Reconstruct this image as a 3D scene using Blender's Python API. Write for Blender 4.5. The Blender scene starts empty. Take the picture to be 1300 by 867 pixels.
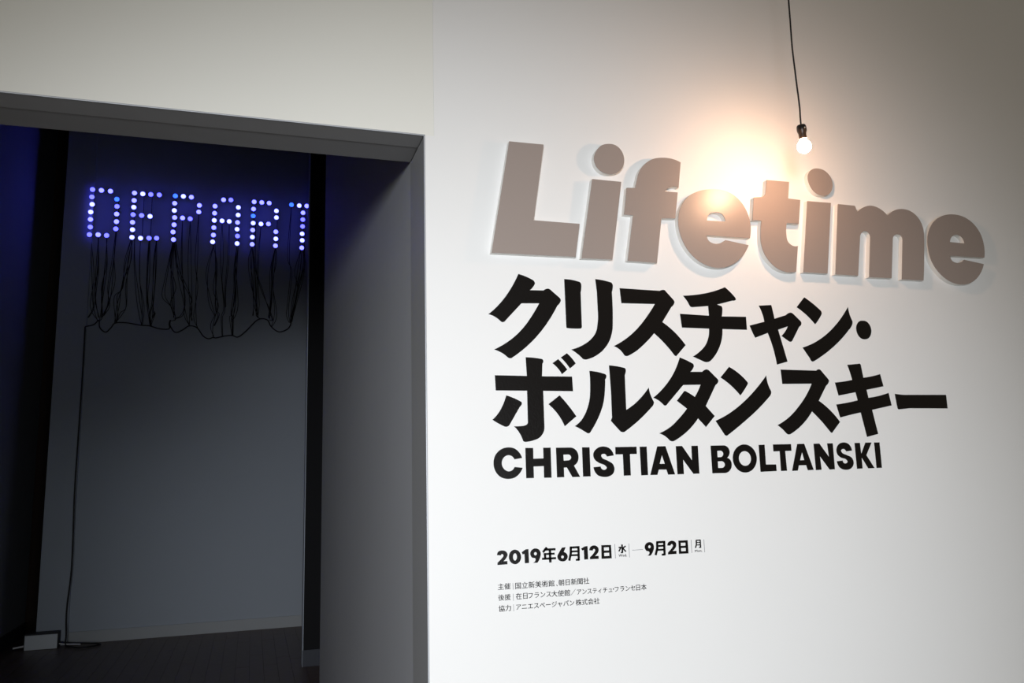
import bpy, bmesh, math, random
from mathutils import Matrix, Vector
from mathutils.geometry import tessellate_polygon

# ------------------------------------------------------------------ camera, world, light, exposure
scene = bpy.context.scene
COL = scene.collection
# world axes: X runs along the title wall, Y goes into the dark gallery, Z is up; the eye is at x=0 y=0
cam_data = bpy.data.cameras.new('camera')
cam_data.sensor_width = 36.0
cam_data.lens = 36.0 * 1030.0 / 1300.0
cam_data.clip_start = 0.02
cam = bpy.data.objects.new('camera', cam_data)
COL.objects.link(cam)
right = Vector((0.9532414908664631, -0.30116455210473086, -0.025111205591122357))
down = Vector((0.02486221760478983, 0.16096054095351384, -0.9866476444971246))
fwd = Vector((0.3011852091761062, 0.939889151342598, 0.1609218846584768))
M = Matrix.Identity(4)
for r in range(3):
    M[r][0] = right[r]; M[r][1] = -down[r]; M[r][2] = -fwd[r]; M[r][3] = (0, 0, 1.65)[r]
cam.matrix_world = M
scene.camera = cam

scene.view_settings.view_transform = 'Standard'
scene.view_settings.look = 'None'
scene.view_settings.gamma = 1.0
scene.view_settings.use_curve_mapping = False
scene.view_settings.exposure = 0.0
scene.cycles.use_denoising = True
scene.cycles.max_bounces = 8
scene.cycles.sample_clamp_indirect = 4.0

world = bpy.data.worlds.new('world'); scene.world = world
world.use_nodes = True
world.node_tree.nodes['Background'].inputs[0].default_value = (1.0, 0.82, 0.55, 1)
world.node_tree.nodes['Background'].inputs[1].default_value = 0.115

def area(name, loc, target, sx, sy, power, color, spread=180):
    d = bpy.data.lights.new(name, 'AREA'); d.shape = 'RECTANGLE'; d.size = sx; d.size_y = sy
    d.energy = power; d.color = color; d.spread = math.radians(spread)
    o = bpy.data.objects.new(name, d); COL.objects.link(o)
    o.location = loc
    o.rotation_euler = (Vector(target) - Vector(loc)).to_track_quat('-Z', 'Y').to_euler()
    return o
def spot(name, loc, target, half, power, color, radius=.06):
    d = bpy.data.lights.new(name, 'SPOT'); d.spot_size = math.radians(2 * half); d.spot_blend = 1.0
    d.energy = power; d.color = color; d.shadow_soft_size = radius
    o = bpy.data.objects.new(name, d); COL.objects.link(o); o.location = loc
    o.rotation_euler = (Vector(target) - Vector(loc)).to_track_quat('-Z', 'Y').to_euler()
    return o
# unseen soft fill spot, added so its falloff grades the title wall
spot('wall_fill_spot', (-1.1, -2.5, 1.95), (.60, 2.1, 1.26), 25.5, 1045, (.93, .96, 1.0), .42)
area('sheen_fill_area', (.8, -3.4, .75), (.5, 2.1, 1.3), 1.7, 1.3, 34, (.88, .94, 1.0))  # unseen area light added to put a sheen on the left-hand lettering
# narrow fill spot added out of view, brightening the gallery through the entrance
spot('gallery_fill_spot', (-1.2, -6.0, 2.3), (-1.5, 9.93, .5), 8.5, 260, (.86, .94, 1.0), .9)

# ------------------------------------------------------------------ helpers
def mat(name, color, rough=0.6, spec=0.5, metal=0.0, noise=0.0, nscale=40.0, bump=0.0, bscale=300.0, emit=None, estr=0.0):
    m = bpy.data.materials.new(name); m.use_nodes = True
    nt = m.node_tree; b = nt.nodes['Principled BSDF']
    b.inputs['Base Color'].default_value = (*color, 1)
    b.inputs['Roughness'].default_value = rough
    b.inputs['Specular IOR Level'].default_value = spec
    b.inputs['Metallic'].default_value = metal
    tc = nt.nodes.new('ShaderNodeTexCoord')
    if noise:
        n = nt.nodes.new('ShaderNodeTexNoise'); n.inputs['Scale'].default_value = nscale; n.inputs['Detail'].default_value = 4
        nt.links.new(tc.outputs['Object'], n.inputs['Vector'])
        mx = nt.nodes.new('ShaderNodeMixRGB'); mx.blend_type = 'MULTIPLY'
        mx.inputs['Fac'].default_value = noise
        mx.inputs['Color1'].default_value = (*color, 1)
        nt.links.new(n.outputs['Fac'], mx.inputs['Color2'])
        cr = nt.nodes.new('ShaderNodeValToRGB'); cr.color_ramp.elements[0].position = .3; cr.color_ramp.elements[0].color = (.6, .6, .6, 1)
        cr.color_ramp.elements[1].position = .7
        nt.links.new(n.outputs['Fac'], cr.inputs['Fac']); nt.links.new(cr.outputs['Color'], mx.inputs['Color2'])
        nt.links.new(mx.outputs['Color'], b.inputs['Base Color'])
    if bump:
        n2 = nt.nodes.new('ShaderNodeTexNoise'); n2.inputs['Scale'].default_value = bscale; n2.inputs['Detail'].default_value = 2
        nt.links.new(tc.outputs['Object'], n2.inputs['Vector'])
        bp = nt.nodes.new('ShaderNodeBump'); bp.inputs['Strength'].default_value = bump; bp.inputs['Distance'].default_value = 0.001
        nt.links.new(n2.outputs['Fac'], bp.inputs['Height']); nt.links.new(bp.outputs['Normal'], b.inputs['Normal'])
    if emit:
        b.inputs['Emission Color'].default_value = (*emit, 1); b.inputs['Emission Strength'].default_value = estr
    return m

WHITE = mat('white_wall_paint', (.80, .80, .79), .5, .25, noise=.03, nscale=3)
HEADER = mat('white_header_paint', (.795, .79, .735), .5, .25, noise=.03, nscale=3)
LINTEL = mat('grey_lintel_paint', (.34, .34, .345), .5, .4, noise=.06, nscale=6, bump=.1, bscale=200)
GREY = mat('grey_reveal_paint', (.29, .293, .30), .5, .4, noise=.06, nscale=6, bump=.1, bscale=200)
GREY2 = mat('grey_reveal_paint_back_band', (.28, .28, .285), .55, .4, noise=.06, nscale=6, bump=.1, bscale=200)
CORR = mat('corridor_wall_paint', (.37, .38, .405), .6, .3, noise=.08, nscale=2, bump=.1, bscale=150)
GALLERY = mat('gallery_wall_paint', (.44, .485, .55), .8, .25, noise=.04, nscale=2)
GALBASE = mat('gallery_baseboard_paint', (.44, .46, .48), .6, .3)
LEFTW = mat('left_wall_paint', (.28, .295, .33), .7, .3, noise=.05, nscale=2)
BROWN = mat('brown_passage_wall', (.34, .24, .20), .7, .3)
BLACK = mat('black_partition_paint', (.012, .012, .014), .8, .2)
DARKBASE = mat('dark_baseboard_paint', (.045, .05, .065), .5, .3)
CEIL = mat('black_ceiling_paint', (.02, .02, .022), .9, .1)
BEAD = mat('corner_bead_metal', (.45, .47, .5), .4, .5, metal=.3)
FLOORM = mat('dark_floor_joint', (.06, .045, .04), .8, .2)
PLANK = mat('dark_wood_plank', (.155, .105, .092), .42, .4, noise=.45, nscale=9, bump=.1, bscale=60)
LOBBY = mat('pale_lobby_floor', (.45, .44, .42), .5, .4, noise=.1, nscale=5)
VINYL = mat('black_vinyl', (.003, .0025, .0028), .27, .5, bump=.4, bscale=240)
TAUPE = mat('taupe_satin_face', (.315, .262, .236), .36, .8, bump=.05, bscale=900)
FOAM = mat('white_letter_side', (.80, .79, .76), .6, .3)
GREYTXT = mat('grey_hairline_vinyl', (.25, .25, .26), .6, .3)
RUBBER = mat('black_rubber_cable', (.010, .009, .010), .5, .4)
BAKELITE = mat('black_lamp_holder', (.012, .008, .006), .35, .4)
BULBM = mat('glowing_warm_glass', (1, .9, .75), .2, .5, emit=(1.0, .565, .33), estr=360)
BOXM = mat('white_cover_plate', (.72, .76, .80), .5, .4)
BOXD = mat('dark_box_body', (.05, .05, .055), .6, .3)
WCABLE = mat('white_plastic_cable', (.8, .8, .82), .4, .4)
BLUE = [mat('blue_lamp_glass_%s' % n, (.3, .35, 1), .3, .5, emit=e, estr=s) for n, e, s in (
    ('violet', (.06, .062, 1), 5.8), ('pale', (.085, .088, 1), 6.6), ('bright', (.12, .13, 1), 8.0), ('azure', (.02, .08, 1), 4.0))]

for m_ in BLUE: m_.cycles.emission_sampling = 'NONE'   # many tiny dim lamps: leave the light samples to the others

def link(name, me, parent=None):
    o = bpy.data.objects.new(name, me); COL.objects.link(o)
    if parent: o.parent = parent
    return o
def tag(o, label=None, cat=None, group=None, kind=None):
    if label: o['label'] = label
    if cat: o['category'] = cat
    if group: o['group'] = group
    if kind: o['kind'] = kind
    return o
def empty(name, loc, label, cat, group=None, kind=None):
    o = bpy.data.objects.new(name, None); COL.objects.link(o); o.location = loc; o.empty_display_size = .05
    return tag(o, label, cat, group, kind)
def child(o, parent):
    o.parent = parent; o.matrix_parent_inverse = Matrix.Translation(-parent.location); return o
def box_mesh(name, boxes, m, bevel=0.0):
    bm = bmesh.new()
    for x0, x1, y0, y1, z0, z1 in boxes:
        g = bmesh.ops.create_cube(bm, size=1)
        for v in g['verts']:
            v.co = Vector(((x0 + x1) / 2 + v.co.x * (x1 - x0), (y0 + y1) / 2 + v.co.y * (y1 - y0), (z0 + z1) / 2 + v.co.z * (z1 - z0)))
    if bevel: bmesh.ops.bevel(bm, geom=bm.edges[:], offset=bevel, segments=2, affect='EDGES', profile=.5)
    me = bpy.data.meshes.new(name); bm.to_mesh(me); bm.free(); me.materials.append(m)
    return me
def box(name, x0, x1, y0, y1, z0, z1, m, parent=None, kind=None, bevel=0.0):
    o = link(name, box_mesh(name, [(x0, x1, y0, y1, z0, z1)], m, bevel))
    if parent: child(o, parent)
    if kind: o['kind'] = kind
    return o
def smooth_contour(pts, n=5):
    """points (x,z) are corners, (x,z,1) lie on a smooth curve"""
    P = [Vector(p[:2]) for p in pts]; S = [len(p) > 2 for p in pts]; N = len(P); out = []
    for i in range(N):
        j = (i + 1) % N; out.append(P[i].copy())
        if not (S[i] or S[j]): continue
        a, b = P[i], P[j]; L = (b - a).length
        if L < 1e-6: continue
        def tan(k):
            u, v = P[k] - P[k - 1], P[(k + 1) % N] - P[k]
            lu, lv = max(u.length, 1e-6), max(v.length, 1e-6)
            t = (u / lu * lv + v / lv * lu); return t / (t.length or 1)
        ch = (b - a) / L
        ta = tan(i) if S[i] else None; tb = tan(j) if S[j] else None
        if ta is None: ta = 2 * ch * ch.dot(tb) - tb
        if tb is None: tb = 2 * ch * ch.dot(ta) - ta
        # a rounding point close to a corner must not bend the long straight edge beyond it
        la = min(L, 1.3 * (P[i] - P[i - 1]).length) if S[i] else L
        lb = min(L, 1.3 * (P[(j + 1) % N] - P[j]).length) if S[j] else L
        if not S[i]: la = min(la, lb * 1.2)
        if not S[j]: lb = min(lb, la * 1.2)
        m = n if L > .004 else 3
        for q in range(1, m):
            t = q / m
            out.append((2*t**3-3*t*t+1)*a + (t**3-2*t*t+t)*la*ta + (-2*t**3+3*t*t)*b + (t**3-t*t)*lb*tb)
    return out
def plate(name, shapes, y0, y1, m):
    """one mesh: each shape [outer, hole, ...] in the wall's x,z plane, from y0 (front) to y1 (back)"""
    vs, fs = [], []
    for shp in shapes:
        loops = [smooth_contour(c) for c in shp]
        for k, c in enumerate(loops):
            ar = sum(c[i - 1].x * c[i].y - c[i].x * c[i - 1].y for i in range(len(c)))
            if (ar > 0) != (k == 0): c.reverse()
        flat = [p for c in loops for p in c]
        tris = tessellate_polygon([[Vector((p.x, p.y, 0)) for p in c] for c in loops])
        b = len(vs); n = len(flat)
        vs += [(p.x, y0, p.y) for p in flat] + [(p.x, y1, p.y) for p in flat]
        for t in tris:
            a, b2, c2 = (flat[i] for i in t)
            t = list(t)
            if (b2 - a).cross(c2 - a) < 0: t.reverse()
            fs.append([b + i for i in t]); fs.append([b + n + i for i in reversed(t)])
        o = b
        for c in loops:
            k = len(c)
            for i in range(k):
                j = (i + 1) % k
                fs.append([o + j, o + i, o + i + n, o + j + n])
            o += k
    me = bpy.data.meshes.new(name); me.from_pydata(vs, [], fs); me.update(); me.materials.append(m)
    return me
def tube_mesh(name, paths, r, m, sides=6, smooth=True):
    bm = bmesh.new()
    for path in paths:
        P = [Vector(p) for p in path]
        if smooth and len(P) > 2:
            Q = []
            for i in range(len(P) - 1):
                p0, p1, p2, p3 = P[max(i-1, 0)], P[i], P[i+1], P[min(i+2, len(P)-1)]
                for k in range(5):
                    t = k / 5
                    Q.append(.5*((2*p1)+(-p0+p2)*t+(2*p0-5*p1+4*p2-p3)*t*t+(-p0+3*p1-3*p2+p3)*t**3))
            Q.append(P[-1]); P = Q
        rings = []
        for i, p in enumerate(P):
            d = (P[min(i+1, len(P)-1)] - P[max(i-1, 0)]).normalized()
            a = d.cross(Vector((0, 1, 0)) if abs(d.y) < .9 else Vector((1, 0, 0))).normalized(); b = d.cross(a)
            rings.append([bm.verts.new(p + r * (a * math.cos(2*math.pi*k/sides) + b * math.sin(2*math.pi*k/sides))) for k in range(sides)])
        for i in range(len(rings) - 1):
            for k in range(sides):
                bm.faces.new((rings[i][k], rings[i][(k+1) % sides], rings[i+1][(k+1) % sides], rings[i+1][k]))
        bm.faces.new(rings[0][::-1]); bm.faces.new(rings[-1])
    bmesh.ops.recalc_face_normals(bm, faces=bm.faces[:])
    for f in bm.faces: f.smooth = True
    me = bpy.data.meshes.new(name); bm.to_mesh(me); bm.free(); me.materials.append(m)
    return me
def lathe_mesh(name, prof, m, axis='Z', sides=32):
    bm = bmesh.new(); rings = []
    for r, z in prof:
        if r < 1e-6: rings.append([bm.verts.new((0, 0, z))]); continue
        rings.append([bm.verts.new((r*math.cos(2*math.pi*k/sides), r*math.sin(2*math.pi*k/sides), z)) for k in range(sides)])
    for a, b in zip(rings, rings[1:]):
        for k in range(sides):
            q = [a[k % len(a)], a[(k+1) % len(a)], b[(k+1) % len(b)], b[k % len(b)]]
            u = []
            for v in q:
                if v not in u: u.append(v)
            if len(u) > 2: bm.faces.new(u)
    bmesh.ops.recalc_face_normals(bm, faces=bm.faces[:])
    for f in bm.faces: f.smooth = True
    if axis == 'Y': bmesh.ops.rotate(bm, verts=bm.verts[:], matrix=Matrix.Rotation(math.pi/2, 3, 'X'))  # +z -> -y
    me = bpy.data.meshes.new(name); bm.to_mesh(me); bm.free(); me.materials.append(m)
    return me
def text_mesh(body):
    cu = bpy.data.curves.new('t', 'FONT'); cu.body = body; cu.resolution_u = 3; cu.size = 1.0; cu.offset = 0.0
    o = bpy.data.objects.new('t', cu); COL.objects.link(o)
    dg = bpy.context.evaluated_depsgraph_get(); dg.update()
    me = bpy.data.meshes.new_from_object(o.evaluated_get(dg))
    bpy.data.objects.remove(o); bpy.data.curves.remove(cu)
    return me

# ------------------------------------------------------------------ outlines of the lettering, metres on the wall (x, z)
LIFE = [('L',[('body',[[(.6735,2.5836),(.7773,2.5845),(.7396,2.3552),(.8799,2.3546),(.8636,2.2558),(.6141,2.2531)]])]),('i',[('stem',[[(.9254,2.4939),(1.0181,2.4931),(.978,2.2547),(.8821,2.2528)]]),('dot',[[(.9337,2.5574,1),(.9419,2.5812,1),(.9588,2.6001,1),(.9814,2.6078,1),(1.0054,2.6059,1),(1.0227,2.592,1),(1.0314,2.5658,1),(1.0257,2.541,1),(1.0079,2.5216,1),(.9835,2.514,1),(.9578,2.5186,1),(.9393,2.5355,1)]])]),('f',[('body',[[(1.0352,2.4764),(1.0225,2.3931),(1.0515,2.3927),(1.0263,2.2533),(1.1212,2.2524),(1.1444,2.391),(1.1907,2.3934),(1.2042,2.4762),(1.1617,2.4759),(1.1704,2.4853,1),(1.1866,2.4938,1),(1.2081,2.4913),(1.2205,2.5732),(1.1922,2.5815,1),(1.1601,2.5822,1),(1.1278,2.5752,1),(1.0997,2.5572,1),(1.0795,2.5315,1),(1.07,2.5047,1),(1.0629,2.4783)]])]),('e',[('body',[[(1.4456,2.3484),(1.2939,2.3487),(1.2992,2.3323,1),(1.3223,2.323,1),(1.3449,2.3287,1),(1.3582,2.3372),(1.4394,2.326),(1.4185,2.2946,1),(1.3839,2.2654,1),(1.3286,2.2479,1),(1.2761,2.2584,1),(1.2344,2.2891,1),(1.2082,2.3329,1),(1.1997,2.3806,1),(1.2098,2.4272,1),(1.2343,2.4618,1),(1.2745,2.4854,1),(1.3232,2.4961,1),(1.3745,2.4938,1),(1.4128,2.4736,1),(1.4406,2.4367,1),(1.451,2.3985,1),(1.4506,2.3708,1),(1.4456,2.3484)],[(1.2984,2.3947),(1.305,2.4127,1),(1.331,2.4234,1),(1.3547,2.4175,1),(1.3627,2.3961)]])]),('t',[('body',[[(1.523,2.5439),(1.6063,2.5449),(1.5978,2.4892),(1.643,2.4877),(1.6294,2.4079),(1.5844,2.4075),(1.5796,2.3695,1),(1.5832,2.3473,1),(1.6017,2.3339,1),(1.6191,2.335),(1.6046,2.251),(1.5714,2.2476,1),(1.5407,2.2559,1),(1.5114,2.278,1),(1.4921,2.3066,1),(1.4844,2.3393,1),(1.4861,2.3732,1),(1.4922,2.4082),(1.4598,2.4075),(1.4711,2.4822),(1.4977,2.4855),(1.5109,2.4928,1),(1.5166,2.5075)]])]),('i',[('stem',[[(1.6696,2.4863),(1.7595,2.4871),(1.7221,2.2509),(1.6321,2.2507)]]),('dot',[[(1.6795,2.567,1),(1.6881,2.587,1),(1.7044,2.5979,1),(1.724,2.6003,1),(1.7487,2.5938,1),(1.7669,2.576,1),(1.7731,2.5519,1),(1.7667,2.5297,1),(1.7503,2.5137,1),(1.7266,2.51,1),(1.7024,2.5184,1),(1.6848,2.5401,1)]])]),('m',[('body',[[(1.7873,2.4856),(1.8528,2.4849),(1.861,2.4652),(1.8841,2.4809,1),(1.916,2.4903,1),(1.9503,2.4835,1),(1.9811,2.4614),(2.0058,2.4788,1),(2.0429,2.4887,1),(2.0841,2.4812,1),(2.1114,2.4579,1),(2.124,2.4244,1),(2.1229,2.389,1),(2.1015,2.2472),(2.0134,2.2463),(2.0334,2.3807),(2.0297,2.3944,1),(2.0138,2.3998,1),(1.998,2.3923,1),(1.9921,2.378),(1.9714,2.2482),(1.8828,2.2471),(1.9024,2.3796),(1.8985,2.396,1),(1.8836,2.4014,1),(1.8689,2.394,1),(1.8612,2.3769),(1.8393,2.2498),(1.7525,2.2501)]])]),('e',[('body',[[(2.3744,2.3408),(2.2259,2.3388),(2.2293,2.3239,1),(2.2517,2.315,1),(2.2744,2.3203,1),(2.2843,2.328),(2.3682,2.3174),(2.3477,2.2831,1),(2.3116,2.2534,1),(2.2691,2.2413,1),(2.2173,2.2479,1),(2.1722,2.2766,1),(2.1443,2.3175,1),(2.1361,2.3697,1),(2.1406,2.4027,1),(2.1574,2.4368,1),(2.1858,2.4643,1),(2.219,2.4796,1),(2.2574,2.4861,1),(2.301,2.4816,1),(2.3424,2.4602,1),(2.3693,2.4257,1),(2.3792,2.3849,1),(2.3744,2.3408)],[(2.2315,2.3869),(2.2416,2.4054,1),(2.2649,2.4151,1),(2.2865,2.4078,1),(2.2952,2.3858)]])])]
KANA = [('ク',[[(.6965,2.202),(.7207,2.1945,1),(.7402,2.1857),(.745,2.1782,1),(.7281,2.1569),(.77,2.1577),(.783,2.1635,1),(.7902,2.1611),(.8186,2.1377),(.8209,2.1308,1),(.8105,2.1164),(.7816,2.0701,1),(.7441,2.0242,1),(.704,1.9875,1),(.67,1.9632),(.663,1.9631,1),(.6477,1.9745,1),(.621,1.986),(.6554,2.005,1),(.6875,2.0295,1),(.7167,2.0611,1),(.7391,2.0928,1),(.7558,2.1201),(.7031,2.118),(.6552,2.0676),(.647,2.0629,1),(.6412,2.0655),(.6275,2.0759,1),(.6069,2.084),(.6334,2.1077,1),(.655,2.1326,1),(.6789,2.1681,1)]]),('リ',[[(.8336,2.1938),(.8632,2.1917,1),(.8817,2.1872),(.8852,2.1814,1),(.8827,2.1581),(.8822,2.0559),(.8791,2.0523,1),(.8363,2.0524),(.8349,2.0545)],[(.9297,2.1985),(.9539,2.1961,1),(.9804,2.1906),(.984,2.1842,1),(.9802,2.1624),(.9794,2.0837,1),(.9757,2.0464,1),(.9643,2.0161,1),(.9404,1.9875,1),(.9096,1.9688,1),(.889,1.9632,1),(.8817,1.9648),(.8657,1.979,1),(.8471,1.991),(.8777,2.0018,1),(.9063,2.0199,1),(.9241,2.0414,1),(.9313,2.068,1),(.9335,2.107),(.9332,2.1604)]]),('ス',[[(1.0055,2.1751),(1.1361,2.173),(1.1442,2.1763,1),(1.1522,2.1756),(1.1794,2.1473),(1.1821,2.1401,1),(1.1712,2.1261),(1.1383,2.079),(1.1764,2.0504,1),(1.2108,2.0121),(1.1773,1.9782),(1.1719,1.981),(1.1423,2.0152,1),(1.1094,2.0449),(1.0795,2.0154,1),(1.047,1.9898,1),(1.0213,1.9762),(1.0136,1.976,1),(.9992,1.9923,1),(.9789,2.0041),(1.0182,2.0263,1),(1.0545,2.0558,1),(1.0878,2.0928,1),(1.1169,2.1323),(1.009,2.1306)]]),('チ',[[(1.2118,2.1616),(1.2571,2.1665,1),(1.3075,2.1769,1),(1.3571,2.1942),(1.375,2.1799,1),(1.3914,2.1625),(1.3927,2.1572,1),(1.3814,2.1537),(1.3264,2.1391),(1.3419,2.1341),(1.3436,2.1278,1),(1.3396,2.103),(1.4242,2.1048),(1.4243,2.0643),(1.3391,2.0643),(1.3342,2.0328,1),(1.3192,1.9993,1),(1.2922,1.9677),(1.2775,1.9627,1),(1.2655,1.9654),(1.2327,1.9786),(1.2573,1.9943,1),(1.2794,2.0167,1),(1.2901,2.0408,1),(1.2935,2.0641),(1.2022,2.0646),(1.1981,2.1062),(1.296,2.1037),(1.2952,2.1334),(1.2422,2.1277),(1.2349,2.1293,1),(1.225,2.1455,1)]]),('ャ',[[(1.4724,2.1415),(1.5176,2.1451),(1.5204,2.1326,1),(1.5255,2.1023),(1.5685,2.1152),(1.587,2.1236,1),(1.5956,2.12),(1.6202,2.0978),(1.6226,2.0901,1),(1.614,2.0803),(1.5855,2.0374),(1.5783,2.0315,1),(1.5697,2.0339),(1.546,2.0489),(1.5591,2.0614,1),(1.5718,2.0797),(1.5355,2.068),(1.5606,1.9695),(1.5217,1.9591),(1.5128,2.0092,1),(1.4975,2.057),(1.4517,2.0407),(1.4455,2.0525,1),(1.4348,2.0781),(1.4884,2.0915),(1.4815,2.1216,1)]]),('ン',[[(1.6412,2.1749),(1.6732,2.1547,1),(1.7005,2.1328),(1.702,2.125,1),(1.6734,2.0898),(1.6446,2.1179,1),(1.6101,2.1418)],[(1.8046,2.1504),(1.8084,2.1257,1),(1.8168,2.1042),(1.8158,2.0952,1),(1.8006,2.0762),(1.7593,2.038,1),(1.7097,2.0021,1),(1.6579,1.9723),(1.6502,1.9715,1),(1.6443,1.9797),(1.6196,2.0142),(1.6581,2.0278,1),(1.706,2.054,1),(1.7562,2.0944,1)]]),('・',[[(1.8287,2.081,1),(1.8341,2.0957,1),(1.8436,2.1047,1),(1.8567,2.1071,1),(1.872,2.1045,1),(1.8834,2.0925,1),(1.8873,2.0768,1),(1.8826,2.0608,1),(1.8738,2.0507,1),(1.8582,2.0464,1),(1.8444,2.0492,1),(1.8338,2.0595,1)]]),('ボ',[[(.7111,1.9664),(.7351,1.9655,1),(.7592,1.9622),(.7626,1.9565,1),(.7595,1.9496),(.7573,1.9141),(.8466,1.9145),(.8479,1.8733),(.7595,1.8737),(.7598,1.7754),(.7576,1.7622,1),(.7458,1.7465,1),(.7245,1.7376,1),(.7019,1.7346,1),(.6974,1.7369),(.687,1.7596,1),(.672,1.7773),(.7014,1.7784,1),(.7102,1.7823,1),(.7123,1.7922),(.7126,1.8737),(.6232,1.8738),(.6214,1.9154),(.7131,1.9146)],[(.6524,1.8608),(.674,1.8533,1),(.6946,1.8434),(.6966,1.8391,1),(.6907,1.8302),(.66,1.781),(.6531,1.7761,1),(.6462,1.7762),(.6293,1.7844,1),(.6119,1.7946),(.63,1.8138,1),(.6425,1.8351,1)],[(.8073,1.8615),(.8308,1.8353,1),(.8549,1.8033),(.8195,1.776),(.8011,1.8085,1),(.7735,1.8369)],[(.8067,1.9631),(.8207,1.949,1),(.8332,1.9338),(.8167,1.9206),(.804,1.9384,1),(.7893,1.9512)],[(.8335,1.9801),(.8469,1.9676,1),(.859,1.9513),(.8413,1.937),(.8281,1.9542,1),(.8148,1.9677)]]),('ル',[[(.8998,1.9313),(.9227,1.9288,1),(.9485,1.9223),(.9513,1.9181,1),(.9471,1.9077),(.9449,1.8767,1),(.937,1.8355,1),(.9204,1.7981,1),(.8967,1.761),(.8903,1.7561,1),(.8838,1.7578),(.8661,1.768,1),(.8494,1.7762),(.8689,1.7915,1),(.8845,1.8151,1),(.8957,1.8456,1),(.9004,1.8866,1)],[(.961,1.9478),(.9873,1.9454,1),(1.0099,1.9409),(1.0127,1.9364,1),(1.0088,1.9206),(1.0082,1.8211),(1.0389,1.8408,1),(1.0825,1.8853),(1.0881,1.8619,1),(1.0967,1.8444),(1.0955,1.8374,1),(1.0881,1.8287),(1.0516,1.7959,1),(1.0005,1.7595),(.9921,1.7585,1),(.9856,1.762),(.959,1.7904),(.9632,1.7996),(.9635,1.8751)]]),('タ',[[(1.1887,1.9748),(1.211,1.9669,1),(1.2324,1.9565),(1.2339,1.9493,1),(1.2207,1.9329),(1.2612,1.9335),(1.2759,1.9409,1),(1.2839,1.9378),(1.3118,1.9117),(1.313,1.9055,1),(1.3032,1.8953),(1.2653,1.8324),(1.2931,1.8028),(1.2616,1.771),(1.2373,1.7962),(1.2052,1.7637,1),(1.1559,1.7321),(1.148,1.7308,1),(1.1404,1.7337),(1.1257,1.7463,1),(1.1079,1.7537),(1.1468,1.7728,1),(1.1758,1.7971,1),(1.203,1.8245),(1.1712,1.8474),(1.1969,1.8759),(1.2009,1.8759,1),(1.2309,1.859),(1.243,1.8769,1),(1.2524,1.8952),(1.1949,1.8937),(1.1391,1.8375),(1.133,1.8333,1),(1.1273,1.8357),(1.1125,1.848,1),(1.0955,1.856),(1.1303,1.885,1),(1.1644,1.9261,1)]]),('ン',[[(1.3528,1.9497),(1.3866,1.929,1),(1.412,1.9054),(1.4141,1.9007,1),(1.3847,1.8644),(1.3527,1.8958,1),(1.3213,1.9172)],[(1.4802,1.9255),(1.484,1.8995,1),(1.4929,1.8782),(1.4931,1.8715,1),(1.4844,1.8597),(1.443,1.8234,1),(1.3947,1.7877,1),(1.3337,1.747),(1.3262,1.745,1),(1.3212,1.7496),(1.2949,1.7889),(1.3367,1.8073,1),(1.3837,1.8365,1),(1.4323,1.8759,1)]]),('ス',[[(1.5332,1.9442),(1.6633,1.9427),(1.6718,1.947,1),(1.6789,1.945),(1.7044,1.9169),(1.707,1.9108,1),(1.6949,1.8964),(1.6626,1.849),(1.6992,1.8218,1),(1.7345,1.7835),(1.7017,1.7501),(1.6978,1.7508,1),(1.669,1.7832,1),(1.6345,1.8161),(1.6078,1.7868,1),(1.5738,1.7605,1),(1.5491,1.7469),(1.5406,1.747,1),(1.5235,1.7626,1),(1.5069,1.7748),(1.5501,1.7986,1),(1.5885,1.8318,1),(1.6197,1.8671,1),(1.6419,1.9017),(1.5354,1.9)]]),('キ',[[(1.7813,1.9628),(1.8302,1.9674),(1.8332,1.9636),(1.8385,1.9225),(1.8712,1.9275,1),(1.9048,1.9349),(1.9133,1.8957),(1.8463,1.8841),(1.8505,1.8588),(1.8935,1.8656,1),(1.9308,1.8749),(1.9379,1.8348),(1.8603,1.8206),(1.8748,1.7451),(1.8311,1.736),(1.8159,1.8124),(1.7779,1.8056,1),(1.7368,1.7969),(1.7261,1.8376),(1.7676,1.8431,1),(1.8086,1.8508),(1.8032,1.8762),(1.738,1.8652),(1.7285,1.9062),(1.7605,1.9096,1),(1.7951,1.9151),(1.7887,1.9403,1)]]),('ー',[[(1.955,1.8722),(1.9797,1.8695,1),(2.0101,1.869),(2.1619,1.8698),(2.1619,1.8251),(2.0088,1.8258),(1.9673,1.8223),(1.9618,1.8233,1),(1.9575,1.8477,1)]])]
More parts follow.
